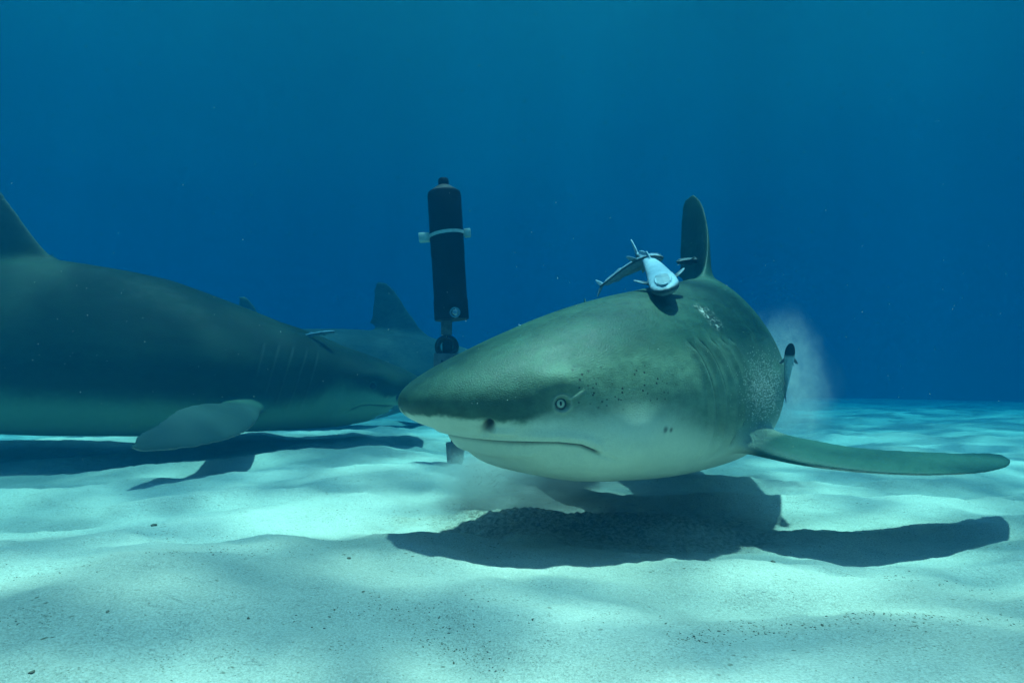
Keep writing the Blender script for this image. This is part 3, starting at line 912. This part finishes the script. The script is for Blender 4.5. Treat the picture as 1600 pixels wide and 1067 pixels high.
def build_canister():
    Y = 1.78
    k = Y / FPX
    base = at(711, 741, Y)
    base.z = float(bed_h(base.x, base.y)) - .012
    root = empty("underwater_canister", base)
    tag(root, "black canister standing on a thin post in the sand behind the near shark's snout", "canister")
    blk = plain_mat("black_anodised_housing", (.006, .006, .009), .6, .3, 90, 0, .06, .05)
    rub = plain_mat("black_rubber", (.012, .012, .013), .6, .3, 120)
    pal = plain_mat("pale_rubber_band", (.48, .58, .55), .6, .15, 80)
    gre = plain_mat("grey_plastic_plate", (.10, .115, .12), .5, .25, 60, 0, .3, .1)
    ste = plain_mat("stainless_steel", (.62, .64, .62), .28, .15, 200, .9)
    con = plain_mat("cement_foot", (.17, .18, .18), .8, .3, 40, 0, .2, .4)
    # tilted upper part: local frame along the housing axis
    top, bot = at(694, 303, Y), at(706, 500, Y)
    ax = (top - bot); H = ax.length; ax.normalize()
    xx = Vector((0, 1, 0)).cross(ax).normalized(); yy = ax.cross(xx)
    M = Matrix((xx, yy, ax)).transposed().to_4x4(); M.translation = bot
    def up(name, V, F, m, parent=root, smooth=True):
        V = [M @ Vector(v) for v in V]
        o = mesh_np(name, V, F, m); autosmooth(o)
        o.parent = parent
        o.matrix_parent_inverse = Matrix.Translation(-root.location) if parent is root else Matrix.Identity(4)
        if parent is not root:
            o.matrix_parent_inverse = (Matrix.Translation(-root.location)).copy()
            o.matrix_parent_inverse = Matrix.Identity(4)
        return o
    r = 27 * k
    V, F = ring_lathe([(r * .96, 0), (r * 1.0, .003), (r * 1.0, .055), (r * .965, .060), (r * .965, H * .5), (r * .985, H * .505), (r * .985, H - .004), (r * .96, H), (r * .80, H + .0005)])
    body = up("housing", V, F, blk)
    V, F = ring_lathe([(r * .94, H + .001), (r * .93, H + .004), (r * .40, H + .0225), (r * .36, H + .0235)])
    up("end_cap", V, F, rub)
    V, F = ring_lathe([(8 * k, H + .0236), (8.4 * k, H + .026), (8.4 * k, H + .040), (7 * k, H + .045), (5 * k, H + .0455)], 24)
    up("nozzle", V, F, blk)
    # band with a tab on either side
    hb = H * .672
    V, F = [], []
    n = 48
    for z, q in ((-.006, 1.005), (-.006, 1.05), (.003, 1.05), (.003, 1.005)):
        for i in range(n):
            a = 2 * math.pi * i / n
            V.append((r * q * math.cos(a), r * q * math.sin(a), hb + z + .004 * math.cos(a)))
    for j in range(4):
        for i in range(n):
            F.append((j*n + i, j*n + (i+1) % n, ((j+1) % 4)*n + (i+1) % n, ((j+1) % 4)*n + i))
    up("rubber_band", V, F, pal)
    V, F = box((-r - 8.5 * k, 0, hb - .004), (8.5 * k, .012, 7 * k)); up("band_tab", V, F, pal)
    V, F = box((r + 6 * k, 0, hb + .001), (5 * k, .010, 6.5 * k)); up("band_tab", V, F, pal)
    # hex bolt low on the front
    def facing(c, rad, dep, name, m, seg, inner=None):
        V, F = [], []
        prof = [(rad, 0), (rad, -dep), (rad * .8, -dep * 1.25)] if inner is None else [(rad, 0), (rad, -dep), (rad * .74, -dep), (rad * .70, -dep * .3)]
        for q, y in prof:
            for i in range(seg):
                a = 2 * math.pi * i / seg + .3
                V.append((c[0] + q * math.cos(a), c[1] + y, c[2] + q * math.sin(a)))
        m_ = len(prof)
        for j in range(m_ - 1):
            for i in range(seg):
                F.append((j*seg + i, j*seg + (i+1) % seg, (j+1)*seg + (i+1) % seg, (j+1)*seg + i))
        F.append(tuple((m_ - 1) * seg + i for i in range(seg)))
        return up(name, V, F, m)
    bx, bz = 8 * k, 8.5 * k
    by = -math.sqrt(max(r * r - bx * bx, 0)) + .002
    facing((bx, by, bz), 8 * k, .006, "bolt_washer", ste, 32, 1)
    facing((bx, by - .001, bz), 4.6 * k, .006, "hex_bolt", ste, 6)
    # stem, ring clamp, plate, rod and foot are upright
    def part(name, V, F, m):
        o = mesh_np(name, V, F, m); autosmooth(o); return local(o, root)
    a, b = at(697.5, 500, Y), at(698, 524, Y)
    V, F = box(((a.x + b.x) / 2, Y, (a.z + b.z) / 2), (8.5 * k, .006, (a.z - b.z) / 2 - .0008)); part("stem", V, F, gre)
    c = at(698, 542, Y)
    V, F = [], []
    n, mm = 40, 12
    for i in range(n):
        A = 2 * math.pi * i / n
        for j in range(mm):
            B = 2 * math.pi * j / mm
            rr = 14.5 * k + 4.6 * k * math.cos(B)
            V.append((c.x + rr * math.cos(A), Y + 4.6 * k * math.sin(B) * 1.6, c.z + rr * math.sin(A)))
    for i in range(n):
        for j in range(mm):
            F.append((i*mm + j, ((i+1) % n)*mm + j, ((i+1) % n)*mm + (j+1) % mm, i*mm + (j+1) % mm))
    part("ring_clamp", V, F, rub)
    V, F = box((c.x + 1 * k, Y + .004, c.z), (8 * k, .004, 11 * k)); part("clamp_insert", V, F, blk)
    p = at(705, 564, Y)
    V, F = box((p.x, Y - .018, p.z), (26 * k, .0035, 11.5 * k)); pl = part("mounting_plate", V, F, gre)
    for q in (-13, 12.5):
        V, F = [], []
        ball(V, F, (p.x + q * k, Y - .0222, p.z - .5 * k), 1.8 * k, 12, 8); part("screw", V, F, ste if q > 0 else rub)
    a, b = at(698, 577, Y), at(711, 692, Y)
    V, F = [], []
    for q in (a, b):
        for i in range(20):
            A = 2 * math.pi * i / 20
            V.append((q.x + 6 * k * math.cos(A), Y + 6 * k * math.sin(A), q.z))
    F = [(i, (i+1) % 20, 20 + (i+1) % 20, 20 + i) for i in range(20)] + [tuple(range(19, -1, -1)), tuple(range(20, 40))]
    part("post", V, F, blk)
    f = at(712, 691, Y)
    zt = f.z
    V, F = ring_lathe([(10.5 * k, base.z - .02), (12.2 * k, base.z + .02), (15.2 * k, zt - .004), (14.6 * k, zt), (6.5 * k, zt + .0005)], 40)
    V = [(x + f.x - (zt - z) * .03, y + Y, z) for x, y, z in V]
    part("foot", V, F, con)
    return root
canister = build_canister()

# ------------------------------------------------------------------ loose bits on the sand
rnd = random.Random(7)
def lump(V, F, c, r, squash=.6, seed=0):
    b = len(V)
    bm = bmesh.new()
    bmesh.ops.create_icosphere(bm, subdivisions=1 if r < .004 else 2, radius=1)
    rr = random.Random(seed)
    ph = [rr.uniform(0, 6.28) for _ in range(6)]
    el = rr.uniform(.6, 1.5); an = rr.uniform(0, 6.28)
    for v in bm.verts:
        x, y, z = v.co
        q = 1 + .28 * math.sin(2.6 * x + ph[0]) * math.sin(2.9 * y + ph[1]) + .22 * math.sin(5.1 * z + ph[2]) * math.sin(4.3 * x + ph[3]) + rr.uniform(-.1, .1)
        X, Yy = x * q * el, y * q / el
        V.append((c[0] + r * (X * math.cos(an) - Yy * math.sin(an)), c[1] + r * (X * math.sin(an) + Yy * math.cos(an)), c[2] + r * z * q * squash))
    for f in bm.faces: F.append(tuple(b + v.index for v in f.verts))
    bm.free()

def ground(px, py):
    for i in range(1, 4000):
        Y = .3 + i * .002
        p = at(px, py, Y)
        if p.z <= float(bed_h(p.x, p.y)): return p
    return p

rub_m = plain_mat("weedy_shell_rubble", (.15, .13, .085), .9, .6, 55, 0, .2, .6)
V, F = [], []
cand = 0
for i in range(46000):
    a = rnd.uniform(R(42), R(138)); d = .30 * (5.0 / .30) ** rnd.random()
    x, y = d * math.cos(a), d * math.sin(a)
    dens = float(perlin(np.array(x * 4.5), np.array(y * 7.0), 41)) + .5 * float(perlin(np.array(x * 14.0), np.array(y * 18.0), 42))
    heap = math.exp(-((x - .2) / .34) ** 2 - ((y - 1.2) / .16) ** 2)
    if dens + .75 * heap < .22 + .6 * rnd.random(): continue
    r = rnd.choice([.0004, .0005, .0007, .0009]) * (1 + .7 * rnd.random() ** 6)
    lump(V, F, (x, y, float(bed_h(x, y)) + r * .15), r, .55, i)
    cand += 1
print("rubble bits", cand)
o = mesh_np("shell_rubble", V, F, rub_m)
tag(o, "fine dark weed and shell rubble strewn over the pale sand", "rubble", kind="stuff")

stones = [((1208, 878), .0036, "dark pebble on the sand right of the near shark's shadow", .5),
          ((388, 966), .0018, "small dark pebble on bare sand in the left foreground", .7),
          ((168, 956), .0026, "ragged clump of rubble in the far left foreground", .5),
          ((240, 821), .0045, "low dark lump on the sand below the dark shark's fin shadow", .5),
          ((1285, 978), .0020, "grey pebble on the lit sand in the right foreground", .6),
          ((50, 1052), .0024, "broken shell lump at the bottom left corner of the sand", .55),
          ((545, 873), .0026, "brown pebble left of the near shark's shadow tip", .6)]
st_m = plain_mat("brown_pebble", (.15, .135, .095), .85, .5, 120, 0, .2, .6)
for i, ((px, py), r, lab, sq) in enumerate(stones):
    p = ground(px, py)
    V, F = [], []
    lump(V, F, (0, 0, 0), r, sq, 500 + i)
    o = mesh_np("pebble", V, F, st_m)
    o.location = (p.x, p.y, float(bed_h(p.x, p.y)) + r * sq * .35)
    tag(o, lab, "pebble", "pebbles on the sea bed")

# ------------------------------------------------------------------ grains and sand clouds hanging in the water
def specks(name, pts, mat, label, cat):
    V, F = [], []
    for (x, y, z), r in pts:
        b = len(V)
        V += [(x + r, y, z), (x - r, y, z), (x, y + r, z), (x, y - r, z), (x, y, z + r), (x, y, z - r)]
        F += [(b, b+2, b+4), (b+2, b+1, b+4), (b+1, b+3, b+4), (b+3, b, b+4), (b+2, b, b+5), (b+1, b+2, b+5), (b+3, b+1, b+5), (b, b+3, b+5)]
    o = mesh_np(name, V, F, mat)
    return tag(o, label, cat, kind="stuff")
gr_m = plain_mat("pale_sand_grain", (.62, .60, .52), .8, .2, 50)
pts = []
for i in range(3200):
    px, py = rnd.gauss(1197, 15), rnd.gauss(608, 26)
    p = surf(near_w, px, py, 5)
    if p is None: continue
    d = (Vector((0, 0, CAM_H)) - p).normalized()
    q = p + d * (.002 + .05 * rnd.random() ** 2) + Vector((rnd.gauss(0, .004), rnd.gauss(0, .01), rnd.gauss(0, .004)))
    pts.append((q, rnd.uniform(.0003, .00085)))
for i in range(500):
    px, py = rnd.gauss(1225, 28), rnd.gauss(560, 55)
    pts.append((at(px, py, rnd.uniform(1.4, 1.75)), rnd.uniform(.0003, .0007)))
for i in range(420):
    px, py = rnd.gauss(775, 45), rnd.gauss(745, 25)
    p = at(px, py, rnd.uniform(1.02, 1.3))
    if p.z > float(bed_h(p.x, p.y)) + .004: pts.append((p, rnd.uniform(.0004, .0009)))
specks("falling_sand", pts, gr_m, "pale sand grains streaming off the near shark's gills and chin", "sand grains")
pts = []
for i in range(1500):
    d = .7 * (6 / .7) ** rnd.random()
    p = at(rnd.uniform(-60, 1660), rnd.uniform(-40, 720), d)
    if p.z > .03: pts.append((p, rnd.uniform(.00022, .00055) * (1 + .35 * d)))
specks("drifting_particles", pts, gr_m, "fine pale particles drifting in the blue water", "particles")

def cloud(c, r, dens, seed, label, scale=5.0, lo=.40, hi=.68, tone=(.80, .80, .74)):
    bm = bmesh.new()
    bmesh.ops.create_icosphere(bm, subdivisions=4, radius=1)
    rr = random.Random(seed)
    V = []
    for v in bm.verts:
        q = 1 + .10 * math.sin(3 * v.co.x + seed) * math.sin(4 * v.co.z + 2 * seed)
        V.append((v.co.x * q, v.co.y * q, v.co.z * q))
    F = [[v.index for v in f.verts] for f in bm.faces]; bm.free()
    t = NT("stirred_up_sand"); t.n.remove(t.b)
    co = t.node("ShaderNodeTexCoord").outputs["Object"]
    ln = t.node("ShaderNodeVectorMath", operation='LENGTH'); t.put(ln.inputs[0], co)
    n = t.noise(t.mapping(co, (1, 1, 1), (0, 0, 0), (seed, 0, 0)), scale * .5, 4, .6, .4)
    n1 = t.noise(t.mapping(co, (1, 1, 1), (0, 0, 0), (0, seed, 0)), 1.3, 2, .5)
    edge = t.rng(t.math('ADD', ln.outputs["Value"], t.math('MULTIPLY', t.math('SUBTRACT', n1, .5), 1.0)), .05, .92, 1, 0)
    dd = t.math('MULTIPLY', t.math('MULTIPLY', edge, t.rng(n, lo, hi, .25, 1)), dens)
    v = t.node("ShaderNodeVolumePrincipled")
    v.inputs["Color"].default_value = (*tone, 1)
    v.inputs["Absorption Color"].default_value = (.6, .6, .5, 1)
    t.put(v.inputs["Density"], dd)
    t.l.new(v.outputs[0], t.out.inputs["Volume"])
    o = mesh_np("sand_cloud", V, F, t.m)
    o.location = c; o.scale = r
    return tag(o, label, "sand cloud", kind="stuff")
cloud(at(1208, 606, 1.64), (.15, .25, .26), 9.0, 3, "hazy plume of stirred sand rising behind the near shark's flank", 11, .44, .60)
c = at(850, 745, 1.36); c.z = .075
cloud(c, (.29, .24, .095), 60.0, 8, "murky cloud of sand blown up under the near shark's snout", 6, .38, .62, (.58, .62, .54))
